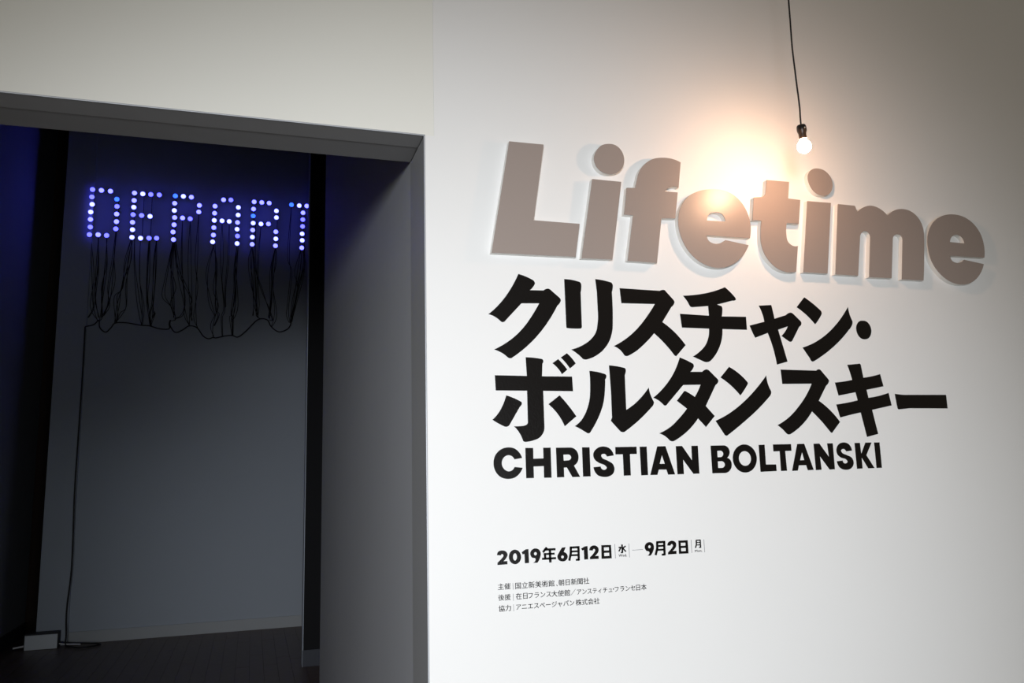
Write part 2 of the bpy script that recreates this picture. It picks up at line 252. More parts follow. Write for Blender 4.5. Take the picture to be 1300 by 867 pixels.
LATIN_FIRST = [('C',[[(.693,1.6916),(.6713,1.6883),(.6645,1.6965,1),(.6541,1.6996,1),(.6423,1.6946,1),(.6352,1.6788,1),(.641,1.6637,1),(.6536,1.6568,1),(.6644,1.6597,1),(.6708,1.668),(.6938,1.6654),(.6857,1.6517,1),(.6716,1.6405,1),(.6525,1.6367,1),(.6289,1.6439,1),(.6157,1.6614,1),(.6125,1.6793,1),(.6175,1.6994,1),(.6337,1.7153,1),(.6546,1.7205,1),(.6736,1.7165,1),(.6863,1.7049,1)]]),('H',[[(.7028,1.7184),(.7253,1.718),(.725,1.689),(.7542,1.6894),(.7542,1.7182),(.7758,1.7182),(.7758,1.637),(.7541,1.6373),(.7545,1.6685),(.725,1.6683),(.725,1.6374),(.7032,1.6374)]]),('R',[[(.7914,1.7177),(.8347,1.7176),(.8499,1.7103,1),(.8569,1.6916,1),(.8531,1.6774,1),(.8424,1.6681),(.8595,1.6372),(.8366,1.6372),(.8213,1.6636),(.8126,1.6632),(.8126,1.6375),(.7916,1.6375)],[(.8124,1.6984),(.8268,1.6987),(.8352,1.6905,1),(.8269,1.6827),(.8127,1.6821)]]),('I',[[(.8684,1.7175),(.8909,1.7174),(.8907,1.6377),(.8682,1.6376)]]),('S',[[(.9632,1.6934),(.9421,1.691),(.939,1.6962,1),(.9319,1.6987,1),(.9251,1.6955,1),(.928,1.6874,1),(.9442,1.6795,1),(.9596,1.6693,1),(.9637,1.6566,1),(.9583,1.6432,1),(.9471,1.6368,1),(.9305,1.6352,1),(.9111,1.6413,1),(.9006,1.6624),(.922,1.6641),(.925,1.6574,1),(.9331,1.6545,1),(.9403,1.6595,1),(.9353,1.6668,1),(.9175,1.6741,1),(.9042,1.6848,1),(.9016,1.6999,1),(.9128,1.7138,1),(.9328,1.719,1),(.9524,1.7126,1)]]),('T',[[(.9688,1.7169),(1.0346,1.7169),(1.0345,1.6967),(1.0131,1.6965),(1.0127,1.6373),(.9912,1.637),(.9912,1.6962),(.9688,1.6963)]]),('I',[[(1.0445,1.7168),(1.0664,1.7168),(1.0662,1.6369),(1.0451,1.6365)]]),('A',[[(1.0998,1.7169),(1.1259,1.7172),(1.1518,1.6367),(1.1295,1.6366),(1.1252,1.6511),(1.101,1.6514),(1.0957,1.6368),(1.0734,1.6368)],[(1.1132,1.6923),(1.1207,1.6675),(1.1048,1.6676)]]),('N',[[(1.1591,1.7167),(1.1792,1.7171),(1.209,1.6754),(1.2097,1.717),(1.2308,1.717),(1.2305,1.6373),(1.211,1.6371),(1.1802,1.6781),(1.1802,1.6369),(1.1595,1.6368)]])]
LATIN_LAST = [('B',[[(1.2729,1.7167),(1.3154,1.7168),(1.3307,1.7102,1),(1.3351,1.6958,1),(1.3255,1.6808),(1.3369,1.672,1),(1.3389,1.6562,1),(1.3286,1.6412,1),(1.3111,1.6369),(1.2731,1.6369)],[(1.2938,1.7012),(1.3052,1.7017),(1.3136,1.693,1),(1.3056,1.683),(1.2936,1.6829)],[(1.2934,1.6706),(1.3047,1.6711),(1.3167,1.6614,1),(1.305,1.6518),(1.2934,1.6518)]]),('O',[[(1.4258,1.6767,1),(1.421,1.6589,1),(1.4091,1.6448,1),(1.3924,1.6372,1),(1.3744,1.6376,1),(1.3584,1.6459,1),(1.3477,1.6604,1),(1.3443,1.6782,1),(1.3489,1.696,1),(1.3607,1.7101,1),(1.3773,1.7179,1),(1.3954,1.7176,1),(1.4116,1.7094,1),(1.4224,1.6948,1)],[(1.4061,1.6771,1),(1.4031,1.6664,1),(1.3953,1.6587,1),(1.385,1.6561,1),(1.3747,1.6592,1),(1.3674,1.6671,1),(1.3648,1.6778,1),(1.3677,1.6885,1),(1.3754,1.6962,1),(1.3858,1.6989,1),(1.3961,1.6959,1),(1.4035,1.6879,1)]]),('L',[[(1.4356,1.7166),(1.4563,1.717),(1.456,1.6585),(1.4912,1.6581),(1.4914,1.6384),(1.4355,1.6373)]]),('T',[[(1.4853,1.7173),(1.5491,1.7175),(1.5492,1.6975),(1.5267,1.6971),(1.5278,1.6386),(1.5067,1.6381),(1.5072,1.6968),(1.4854,1.6964)]]),('A',[[(1.5712,1.7175),(1.5964,1.7179),(1.623,1.6388),(1.6018,1.6383),(1.5971,1.6535),(1.5712,1.6534),(1.566,1.6381),(1.5456,1.6375)],[(1.5862,1.6931),(1.592,1.6688),(1.5768,1.6688)]]),('N',[[(1.6301,1.7175),(1.6511,1.7179),(1.6821,1.6769),(1.6797,1.7179),(1.7005,1.718),(1.7001,1.6392),(1.6806,1.6386),(1.6496,1.6792),(1.6513,1.6386),(1.6308,1.638)]]),('S',[[(1.7694,1.6948),(1.7476,1.6923),(1.7435,1.698,1),(1.7365,1.7002,1),(1.7287,1.6954,1),(1.733,1.6876,1),(1.7494,1.681,1),(1.7668,1.6718,1),(1.7717,1.6577,1),(1.7622,1.642,1),(1.7402,1.6366,1),(1.7196,1.643,1),(1.7099,1.6631),(1.7314,1.6651),(1.734,1.6581,1),(1.741,1.6558,1),(1.7493,1.6609,1),(1.7437,1.6687,1),(1.7251,1.6744,1),(1.7135,1.6851,1),(1.7121,1.6992,1),(1.7209,1.7138,1),(1.7386,1.72,1),(1.7595,1.7144,1)]]),('K',[[(1.7815,1.718),(1.8019,1.7181),(1.8028,1.6836),(1.8225,1.7185),(1.8462,1.7186),(1.8219,1.6797),(1.8482,1.6394),(1.8246,1.6389),(1.8033,1.673),(1.8029,1.639),(1.782,1.6384)]]),('I',[[(1.8558,1.7185),(1.8766,1.7186),(1.8764,1.6395),(1.8561,1.6393)]])]
DATE_START = [('2',[[[(.6167,1.4409),(.6194,1.4486,1),(.6307,1.452,1),(.6418,1.4482,1),(.6454,1.4392,1),(.6414,1.4319,1),(.6338,1.4243),(.6445,1.4244),(.6445,1.416),(.6174,1.4157),(.6173,1.4217),(.6302,1.4326,1),(.6344,1.4388,1),(.631,1.4429,1),(.6269,1.4397)]]]),('0',[[[(.6827,1.4328,1),(.6808,1.4248,1),(.6759,1.4185,1),(.6691,1.4153,1),(.6616,1.4158,1),(.6549,1.4197,1),(.6505,1.4264,1),(.649,1.4346,1),(.6509,1.4425,1),(.6557,1.4488,1),(.6626,1.452,1),(.6701,1.4516,1),(.6767,1.4477,1),(.6812,1.4409,1)],[(.6713,1.4334,1),(.6707,1.4294,1),(.6691,1.4262,1),(.6668,1.4245,1),(.6643,1.4247,1),(.6622,1.4266,1),(.6607,1.4299,1),(.6603,1.434,1),(.6609,1.438,1),(.6626,1.4411,1),(.6648,1.4428,1),(.6673,1.4427,1),(.6695,1.4408,1),(.6709,1.4374,1)]]]),('1',[[[(.6846,1.4448),(.6962,1.4517),(.7038,1.4518),(.7045,1.4162),(.6931,1.4159),(.6923,1.4402),(.6877,1.4388)]]]),('9',[[[(.7379,1.4373,1),(.7358,1.428,1),(.7277,1.4153),(.7149,1.4156),(.7229,1.4259,1),(.7128,1.43,1),(.7085,1.44,1),(.7126,1.4485,1),(.7238,1.4527,1),(.7349,1.4474,1)],[(.7272,1.4386,1),(.7267,1.4368,1),(.7255,1.4354,1),(.7238,1.4346,1),(.722,1.4347,1),(.7204,1.4356,1),(.7193,1.4372,1),(.719,1.439,1),(.7194,1.4408,1),(.7206,1.4422,1),(.7223,1.443,1),(.7241,1.4429,1),(.7257,1.442,1),(.7268,1.4405,1)]]]),('年',[[[(.7533,1.4555),(.742,1.4434),(.7469,1.4396),(.7581,1.4517)]],[[(.7478,1.4453),(.7804,1.4448),(.7804,1.4506),(.7477,1.451)]],[[(.7464,1.4341),(.7774,1.4338),(.7773,1.439),(.7463,1.4392)]],[[(.7414,1.4218),(.7812,1.4215),(.781,1.4273),(.7413,1.4275)]],[[(.7608,1.4473),(.7612,1.414),(.7681,1.4139),(.7677,1.4473)]],[[(.7469,1.4379),(.7472,1.4247),(.7535,1.4247),(.7531,1.4379)]]]),('6',[[[(.7993,1.451),(.8098,1.4514),(.8036,1.4393),(.8113,1.4351,1),(.8146,1.4262,1),(.8098,1.4176,1),(.7992,1.4149,1),(.789,1.4188,1),(.7849,1.428,1),(.7894,1.4372,1)],[(.8036,1.4263,1),(.8031,1.4247,1),(.802,1.4234,1),(.8004,1.4228,1),(.7987,1.4228,1),(.7971,1.4237,1),(.7961,1.425,1),(.7958,1.4267,1),(.7962,1.4283,1),(.7973,1.4296,1),(.7989,1.4302,1),(.8007,1.4301,1),(.8022,1.4293,1),(.8033,1.4279,1)]]]),('月',[[[(.8213,1.4513),(.8206,1.4342),(.827,1.4338),(.8277,1.451)]],[[(.8213,1.4383),(.8158,1.4164),(.822,1.415),(.8276,1.4368)]],[[(.8221,1.4469),(.8498,1.4467),(.8498,1.4526),(.822,1.4527)]],[[(.8434,1.4508),(.843,1.4148),(.8495,1.4146),(.8499,1.4507)]],[[(.8479,1.4191),(.8379,1.4194),(.8378,1.4142),(.8479,1.4139)]],[[(.8246,1.4367),(.8462,1.4366),(.8462,1.4415),(.8245,1.4417)]],[[(.8236,1.427),(.8458,1.4266),(.8458,1.4315),(.8236,1.432)]]]),('1',[[[(.8544,1.4456),(.8658,1.451),(.8733,1.4513),(.8736,1.4163),(.8624,1.416),(.8622,1.4416),(.8574,1.4404)]]]),('2',[[[(.8781,1.4396),(.8817,1.4485,1),(.8934,1.452,1),(.9039,1.4462,1),(.9053,1.4365,1),(.9004,1.4293,1),(.8935,1.4236),(.9047,1.4238),(.9049,1.4161),(.8792,1.416),(.8792,1.4215),(.8917,1.4329,1),(.8955,1.4399,1),(.8922,1.4429,1),(.8882,1.4386)]]]),('日',[[[(.914,1.4517),(.943,1.4508),(.9434,1.4152),(.9131,1.4154)],[(.9213,1.4453),(.9362,1.4451),(.9363,1.4366),(.9214,1.4369)],[(.9214,1.4306),(.9366,1.4305),(.9367,1.4221),(.9215,1.4221)]]])]
DATE_WEEKDAY = [('水',[[[(.9737,1.4504),(.9742,1.4279),(.9788,1.428),(.9784,1.4504)]],[[(.9775,1.4307),(.9715,1.431),(.9713,1.4274),(.9773,1.4271)]],[[(.9656,1.4408),(.9733,1.4412),(.973,1.4448),(.9654,1.4444)]],[[(.9709,1.4441),(.9638,1.4331),(.9672,1.4313),(.9744,1.4424)]],[[(.9853,1.4474),(.9767,1.4415),(.9792,1.4386),(.9878,1.4446)]],[[(.9764,1.4394),(.9852,1.4295),(.9884,1.4317),(.9795,1.4416)]]])]
DATE_END = [('9',[[[(1.0729,1.4387,1),(1.0707,1.4297,1),(1.0615,1.4162),(1.0495,1.4161),(1.0584,1.4254,1),(1.0483,1.4304,1),(1.0445,1.4409,1),(1.0494,1.4492,1),(1.06,1.4529,1),(1.0701,1.4482,1)],[(1.0632,1.4399,1),(1.0627,1.4383,1),(1.0615,1.4369,1),(1.0599,1.4363,1),(1.0582,1.4363,1),(1.0566,1.4372,1),(1.0556,1.4386,1),(1.0553,1.4403,1),(1.0558,1.442,1),(1.057,1.4433,1),(1.0586,1.444,1),(1.0603,1.4439,1),(1.0619,1.4431,1),(1.0629,1.4417,1)]]]),('月',[[[(1.0804,1.4522),(1.0793,1.433),(1.0862,1.4326),(1.0873,1.4518)]],[[(1.0802,1.4373),(1.0737,1.4172),(1.0803,1.4155),(1.0868,1.4356)]],[[(1.081,1.4481),(1.1087,1.448),(1.1088,1.4541),(1.081,1.4542)]],[[(1.1019,1.452),(1.1014,1.4149),(1.1083,1.4148),(1.1089,1.4519)]],[[(1.1066,1.4194),(1.0959,1.4195),(1.0959,1.4141),(1.1066,1.414)]],[[(1.0838,1.4383),(1.1053,1.4382),(1.1053,1.4434),(1.0838,1.4435)]],[[(1.0826,1.4278),(1.1046,1.4276),(1.1046,1.4328),(1.0826,1.4329)]]]),('2',[[[(1.1149,1.4406),(1.1183,1.4491,1),(1.1308,1.453,1),(1.1414,1.4477,1),(1.1422,1.4377,1),(1.1371,1.4305,1),(1.1299,1.4249),(1.1425,1.4248),(1.1422,1.4166),(1.1157,1.4163),(1.1158,1.4222),(1.1287,1.4334,1),(1.1326,1.4402,1),(1.1294,1.4441,1),(1.1246,1.4398)]]]),('日',[[[(1.1503,1.4525),(1.1797,1.4521),(1.1802,1.4159),(1.15,1.4162)],[(1.1571,1.446),(1.1721,1.4458),(1.1721,1.4377),(1.1571,1.4377)],[(1.1573,1.4315),(1.1723,1.4315),(1.1723,1.4227),(1.1573,1.4228)]]])]
DATE_END_WEEKDAY = [('月',[[[(1.2053,1.4512),(1.2047,1.4379),(1.2086,1.4377),(1.2092,1.451)]],[[(1.2049,1.4395),(1.2016,1.4301),(1.2053,1.4292),(1.2086,1.4386)]],[[(1.2058,1.4487),(1.2213,1.4487),(1.2213,1.4521),(1.2058,1.4521)]],[[(1.2179,1.451),(1.2178,1.4296),(1.2218,1.4296),(1.2218,1.451)]],[[(1.2205,1.4321),(1.2146,1.4321),(1.2146,1.4291),(1.2204,1.429)]],[[(1.2068,1.4429),(1.2196,1.4428),(1.2197,1.4456),(1.2069,1.4457)]],[[(1.2063,1.4362),(1.2194,1.436),(1.2195,1.4388),(1.2064,1.4389)]]])]
RULES = [('date_rule',[(.95358,1.45268),(.95387,1.41459),(.95518,1.41456),(.95489,1.45266)]),('date_rule',[(.99607,1.45182),(.99631,1.41473),(.99763,1.4147),(.9974,1.4518)]),('date_dash',[(1.006,1.43292),(1.03849,1.43321),(1.03845,1.43439),(1.00595,1.43409)]),('date_rule',[(1.19012,1.45286),(1.19026,1.41677),(1.19165,1.4168),(1.19151,1.45289)]),('date_rule',[(1.23093,1.45168),(1.23134,1.41639),(1.23274,1.41642),(1.23234,1.45171)]),('credit_rule',[(.65757,1.36784),(.65824,1.35144),(.65934,1.35143),(.65867,1.36783)]),('credit_rule',[(.65795,1.34053),(.65821,1.32288),(.65931,1.32284),(.65905,1.34049)]),('credit_rule',[(.65797,1.31368),(.65825,1.29694),(.65934,1.29689),(.65906,1.31364)])]
CREDITS = [('主催',.6171,1.3523,.034,.0156),('国立新美術館',.6643,1.3516,.1095,.0159),('、',.7761,1.3512,.0091,.0132),('朝日新聞社',.7856,1.3519,.088,.016),('後援',.6172,1.3252,.0336,.015),('在日',.6654,1.3249,.0318,.016),('フランス',.7,1.3251,.0634,.0152),('大使館',.7644,1.3247,.0531,.0157),('／',.8196,1.3255,.0143,.015),('アンスティチュ',.8376,1.3254,.1027,.0148),('・',.9414,1.326,.0055,.0152),('フランセ',.9477,1.3254,.0615,.0149),('日本',1.0122,1.3249,.0314,.0159),('協力',.6175,1.2977,.0335,.0153),('アニエスベージャパン',.6652,1.2984,.1631,.0151),('株式会社',.8327,1.298,.069,.0155)]
WEEKDAY_TEXT = [('Wed.',.9642,1.4178,.0244,.0068),('Mon.',1.2006,1.4183,.023,.006)]
BULBS = [('D',[(-1.821,4.978),(-1.729,4.976),(-1.635,4.974),(-1.823,4.889),(-1.564,4.883),(-1.816,4.802),(-1.558,4.797),(-1.826,4.71),(-1.557,4.706),(-1.824,4.623),(-1.555,4.616),(-1.821,4.533),(-1.558,4.53),(-1.825,4.444),(-1.736,4.449),(-1.649,4.446)]),('E',[(-1.382,4.973),(-1.294,4.97),(-1.208,4.97),(-1.117,4.972),(-1.382,4.883),(-1.382,4.801),(-1.385,4.712),(-1.295,4.709),(-1.205,4.705),(-1.387,4.62),(-1.383,4.532),(-1.385,4.441),(-1.294,4.437),(-1.205,4.443),(-1.124,4.448)]),('P',[(-.943,4.974),(-.855,4.976),(-.767,4.973),(-.946,4.883),(-.675,4.879),(-.947,4.795),(-.679,4.798),(-.94,4.71),(-.854,4.711),(-.771,4.707),(-.943,4.622),(-.951,4.534),(-.943,4.443)]),('A',[(-.408,4.969),(-.325,4.974),(-.501,4.883),(-.238,4.888),(-.503,4.796),(-.238,4.793),(-.504,4.707),(-.417,4.708),(-.336,4.706),(-.242,4.7),(-.506,4.618),(-.245,4.616),(-.508,4.527),(-.238,4.532),(-.514,4.443),(-.24,4.44)]),('R',[(-.059,4.972),(.029,4.971),(.115,4.97),(-.064,4.881),(.201,4.878),(-.066,4.795),(.203,4.794),(-.064,4.705),(.026,4.701),(.112,4.707),(-.067,4.618),(.2,4.615),(-.069,4.53),(.202,4.527),(-.069,4.441),(.199,4.44)]),('T',[(.377,4.97),(.469,4.966),(.558,4.968),(.652,4.967),(.515,4.878),(.514,4.791),(.513,4.704),(.509,4.61),(.511,4.527),(.507,4.433)])]
CORDS = {'D': [[(-1.829,4.433),(-1.813,3.965),(-1.814,3.516),(-1.815,3.387)],[(-1.817,4.438),(-1.779,3.967),(-1.75,3.636),(-1.694,3.454)],[(-1.741,4.439),(-1.719,4.09),(-1.751,3.825),(-1.748,3.612),(-1.796,3.493)],[(-1.733,4.444),(-1.744,4.088),(-1.729,3.731),(-1.688,3.497)],[(-1.653,4.432),(-1.63,4.095),(-1.646,3.83),(-1.67,3.544),(-1.674,3.462)],[(-1.645,4.433),(-1.654,3.973),(-1.662,3.734),(-1.659,3.498)],[(-1.561,4.517),(-1.566,4.171),(-1.6,3.832),(-1.603,3.642),(-1.655,3.51)],[(-1.549,4.525),(-1.56,4.219),(-1.567,3.93),(-1.584,3.69),(-1.639,3.522)]],'E': [[(-1.389,4.425),(-1.415,4.155),(-1.458,3.887),(-1.506,3.645),(-1.522,3.443)],[(-1.397,4.425),(-1.439,4.153),(-1.473,3.838),(-1.511,3.741),(-1.492,3.527),(-1.517,3.436)],[(-1.384,4.43),(-1.393,4.156),(-1.43,3.888),(-1.413,3.649),(-1.442,3.553),(-1.509,3.451)],[(-1.297,4.419),(-1.287,3.992),(-1.246,3.656),(-1.24,3.429)],[(-1.361,4.432),(-1.34,4.11),(-1.274,3.703),(-1.239,3.512),(-1.248,3.421)],[(-1.208,4.424),(-1.205,4.118),(-1.196,3.706),(-1.153,3.419)],[(-1.199,4.432),(-1.183,3.997),(-1.19,3.754),(-1.145,3.42)],[(-1.126,4.43),(-1.147,4.194),(-1.142,3.756),(-1.163,3.539),(-1.149,3.419)],[(-1.131,4.437),(-1.144,3.902),(-1.12,3.54),(-1.115,3.588),(-1.15,3.431)]],'P': [[(-.944,4.424),(-.96,4.131),(-.931,3.863),(-.919,3.668),(-.887,3.512),(-.938,3.484)],[(-.949,4.424),(-.997,4.006),(-1.012,3.786),(-.95,3.667),(-.906,3.548)],[(-.935,4.425),(-.902,4.134),(-.816,3.917),(-.737,3.773),(-.718,3.676),(-.743,3.444)],[(-.925,4.455),(-.879,4.012),(-.821,3.77),(-.773,3.552),(-.738,3.432)],[(-.856,4.695),(-.842,4.212),(-.816,3.868),(-.796,3.673),(-.835,3.55),(-.9,3.512)],[(-.772,4.691),(-.744,4.217),(-.719,3.774),(-.714,3.494)],[(-.68,4.782),(-.674,4.221),(-.68,3.874),(-.666,3.532),(-.653,3.416)],[(-.935,4.425),(-.935,4.059),(-.906,3.669),(-.909,3.523)]],'A': [[(-.515,4.426),(-.457,4.183),(-.461,3.884),(-.437,3.687),(-.479,3.44),(-.475,3.311)],[(-.487,4.428),(-.461,4.033),(-.463,3.662),(-.428,3.565),(-.47,3.441)],[(-.497,4.427),(-.554,4.078),(-.538,3.732),(-.467,3.563)],[(-.417,4.697),(-.423,4.286),(-.4,3.986),(-.368,3.665),(-.391,3.541),(-.375,3.309)],[(-.336,4.69),(-.344,4.24),(-.361,3.889),(-.354,3.666)],[(-.24,4.423),(-.267,4.144),(-.25,3.894),(-.274,3.595),(-.3,3.544),(-.266,3.324)],[(-.228,4.424),(-.251,4.094),(-.251,3.744),(-.279,3.594),(-.262,3.329)],[(-.24,4.423),(-.258,4.169),(-.24,3.695),(-.28,3.496)]],'R': [[(-.069,4.424),(-.107,4.253),(-.081,4.002),(-.004,3.704),(.016,3.555)],[(-.062,4.424),(-.022,4.055),(.001,3.704),(-.001,3.58),(.052,3.537)],[(.027,4.685),(.011,4.26),(.015,3.906),(.029,3.705),(.014,3.555)],[(-.035,4.693),(-.02,4.182),(.043,3.907),(.137,3.685),(.188,3.536),(.145,3.53)],[(.2,4.423),(.169,4.192),(.163,3.811),(.145,3.547)],[(.205,4.423),(.201,4.245),(.183,3.964),(.205,3.612),(.171,3.448)],[(.2,4.423),(.142,4.115),(.154,3.761),(.135,3.559)],[(-.062,4.424),(-.069,4.053),(-.033,3.753),(-.043,3.578)]],'T': [[(.378,4.953),(.363,4.332),(.381,4.127),(.35,3.718),(.343,3.592),(.378,3.505)],[(.509,4.416),(.492,4.133),(.449,3.824),(.405,3.594),(.388,3.467)],[(.524,4.419),(.53,4.212),(.471,3.927),(.419,3.594)],[(.54,4.498),(.541,4.135),(.478,3.825),(.402,3.518)],[(.5,4.418),(.463,4.157),(.442,3.925),(.396,3.568)]]}
CATENARY = [(-1.813,3.385),(-1.728,3.409),(-1.678,3.46),(-1.664,3.378),(-1.603,3.328),(-1.549,3.382),(-1.509,3.435),(-1.393,3.441),(-1.253,3.419),(-1.156,3.413),(-1.047,3.383),(-.951,3.385),(-.949,3.448),(-.938,3.487),(-.94,3.424),(-.882,3.347),(-.806,3.375),(-.737,3.426),(-.652,3.409),(-.582,3.314),(-.525,3.282),(-.474,3.298),(-.442,3.294),(-.379,3.31),(-.334,3.321),(-.266,3.328),(-.197,3.312),(-.107,3.389),(.017,3.524),(.122,3.527),(.171,3.446),(.254,3.387),(.337,3.409),(.388,3.466),(.409,3.592)]
DROP = [(-1.808,3.38),(-1.806,2.807),(-1.811,2.118),(-1.811,1.555),(-1.796,.815),(-1.816,.431),(-1.818,.272)]
DROP_FLOOR = [(-1.822,10.067),(-1.74,9.789),(-1.683,9.679),(-1.608,9.624),(-1.516,9.729),(-1.527,9.843),(-1.612,9.948),(-1.739,10.029),(-1.855,10.083)]

# ------------------------------------------------------------------ the setting
WY, JX, HZ = 2.10, .431, 2.583      # wall plane, right jamb, head of the opening
RB = 2.305                          # back of the reveal
LX, TOPZ = -2.46, 6.6
wall_front = box('wall_front', JX + .012, 6.0, WY + .012, RB, 0, TOPZ, WHITE, kind='structure')
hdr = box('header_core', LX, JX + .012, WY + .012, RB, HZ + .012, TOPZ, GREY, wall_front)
box('panel', JX + .029, 6.0, WY, WY + .012, 0, TOPZ, WHITE, wall_front)
box('panel', JX + .001, JX + .029, WY, WY + .012, 0, HZ + .0015, WHITE, wall_front)
# the header panel butts against the tall panel just right of the opening
seam = JX + .031
p2 = box('panel', LX, JX + .0288, WY + .0004, WY + .012, HZ + .0015, TOPZ, HEADER, wall_front)
lin = []
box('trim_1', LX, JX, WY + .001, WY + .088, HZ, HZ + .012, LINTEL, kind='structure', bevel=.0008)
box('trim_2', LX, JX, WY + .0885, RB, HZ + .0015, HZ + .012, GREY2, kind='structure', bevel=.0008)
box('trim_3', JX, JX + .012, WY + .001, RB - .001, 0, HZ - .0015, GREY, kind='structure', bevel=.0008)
# metal bead on the outer arris
bead = box('trim_4', JX - .0005, JX + .0035, WY - .0015, WY + .004, 0, HZ + .003, BEAD, kind='structure', bevel=.001)
box('trim_5', LX, JX + .003, WY - .0015, WY + .004, HZ - .0005, HZ + .0035, BEAD, kind='structure', bevel=.001)
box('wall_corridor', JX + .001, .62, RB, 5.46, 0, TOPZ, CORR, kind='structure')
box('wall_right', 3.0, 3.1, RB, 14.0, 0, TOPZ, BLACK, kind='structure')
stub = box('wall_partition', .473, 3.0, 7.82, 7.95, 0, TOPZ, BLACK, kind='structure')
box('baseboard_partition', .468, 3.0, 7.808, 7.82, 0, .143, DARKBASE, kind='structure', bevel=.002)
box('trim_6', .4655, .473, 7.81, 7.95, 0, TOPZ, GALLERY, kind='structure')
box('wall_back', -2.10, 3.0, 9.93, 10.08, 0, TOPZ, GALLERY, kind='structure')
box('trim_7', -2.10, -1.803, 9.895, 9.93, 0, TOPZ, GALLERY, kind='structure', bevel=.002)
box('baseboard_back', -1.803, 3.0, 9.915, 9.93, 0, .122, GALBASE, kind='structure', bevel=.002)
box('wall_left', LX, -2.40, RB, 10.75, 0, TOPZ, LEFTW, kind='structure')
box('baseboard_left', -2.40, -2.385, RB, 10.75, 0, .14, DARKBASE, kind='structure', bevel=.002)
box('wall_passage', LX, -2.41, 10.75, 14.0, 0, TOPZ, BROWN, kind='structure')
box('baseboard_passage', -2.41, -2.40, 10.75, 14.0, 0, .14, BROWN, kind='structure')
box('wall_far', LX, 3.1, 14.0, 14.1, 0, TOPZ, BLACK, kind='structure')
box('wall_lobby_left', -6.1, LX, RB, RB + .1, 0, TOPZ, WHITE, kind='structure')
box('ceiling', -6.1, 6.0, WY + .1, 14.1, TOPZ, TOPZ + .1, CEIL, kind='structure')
box('floor_lobby', -6.1, 6.0, -6.0, RB, -.1, 0, LOBBY, kind='structure')
floor = box('floor', LX, 3.1, RB, 14.1, -.1, -.004, FLOORM, kind='structure')
PW, PL = .12, 1.2
pl = box_mesh('plank', [(0, PW - .0015, 0, PL - .002, -.012, 0)], PLANK, .0008)
random.seed(4)
rest = []
for i in range(int((3.0 - LX - .06) / PW)):
    x = -2.38 + i * PW
    if x > 2.95: break
    y = 2.32 - random.random() * PL
    while y < 10.9:
        if y + PL > RB + .01 and y > RB:
            if x < .45 and y > 4.6:
                o = link('plank', pl, floor); o.matrix_parent_inverse = Matrix(); o.location = (x, y, random.uniform(-.0006, .0006))
            else: rest.append((x, x + PW - .0015, y, y + PL - .002, -.012, 0))
        y += PL
ro = link('plank_run', box_mesh('plank_run', rest, PLANK), floor); ro['kind'] = 'stuff'

# ------------------------------------------------------------------ raised title letters
words = ['first letter, a tall L with a long foot', 'second letter, a dotted i right of the L', 'third letter, an f with a curved top',
         'fourth letter, an e catching the lamp glare', 'fifth letter, a t below left of the hanging bulb',
         'sixth letter, a dotted i under the hanging bulb', 'seventh letter, a wide m', 'last letter, an e at the right end']
T = .02
for k, (ch, comps) in enumerate(LIFE):
    def piece(name, contours):
        body = link(name, plate(name, [contours], WY - T + .0025, WY, FOAM))
        f = link('front_face', plate('front_face', [contours], WY - T, WY - T + .0025, TAUPE)); f['label'] = 'satin taupe front face'
        return body, f
    if len(comps) == 1:
        b, f = piece('raised_letter', comps[0][1]); f.parent = b
        tag(b, 'raised taupe letter, ' + words[k], 'letter', 'raised title letters')
    else:
        xs = [p[0] for p in comps[0][1][0]]; zs = [p[1] for p in comps[0][1][0]]
        e = empty('raised_letter', (sum(xs) / len(xs), WY, min(zs)), 'raised taupe letter, ' + words[k], 'letter', 'raised title letters')
        for nm, cs in comps:
            b, f = piece(nm, cs); child(b, e); f.parent = b

# ------------------------------------------------------------------ flat vinyl lettering
VT = .0008
ORD = ['first', 'second', 'third', 'fourth', 'fifth', 'sixth', 'seventh', 'eighth', 'ninth']
for k, (ch, cs) in enumerate(KANA):
    up = k < 7; n = k if up else k - 7
    o = link('vinyl_character', plate('vinyl_character', [[c] for c in cs], WY - VT, WY - .00005, VINYL))
    nm = 'middle dot' if ch == '・' else ('long vowel bar' if ch == 'ー' else 'katakana ' + ch)
    tag(o, 'black vinyl %s, %s on the %s katakana line' % (nm, ORD[n], 'upper' if up else 'lower'), 'lettering', 'black katakana characters')
for word, L in (('CHRISTIAN', LATIN_FIRST), ('BOLTANSKI', LATIN_LAST)):
    for k, (ch, cs) in enumerate(L):
        o = link('vinyl_letter', plate('vinyl_letter', [cs], WY - VT, WY - .00005, VINYL))
        tag(o, 'black vinyl capital letter %s, %s in the word %s' % (ch, ORD[k], word), 'lettering', 'black capital letters')
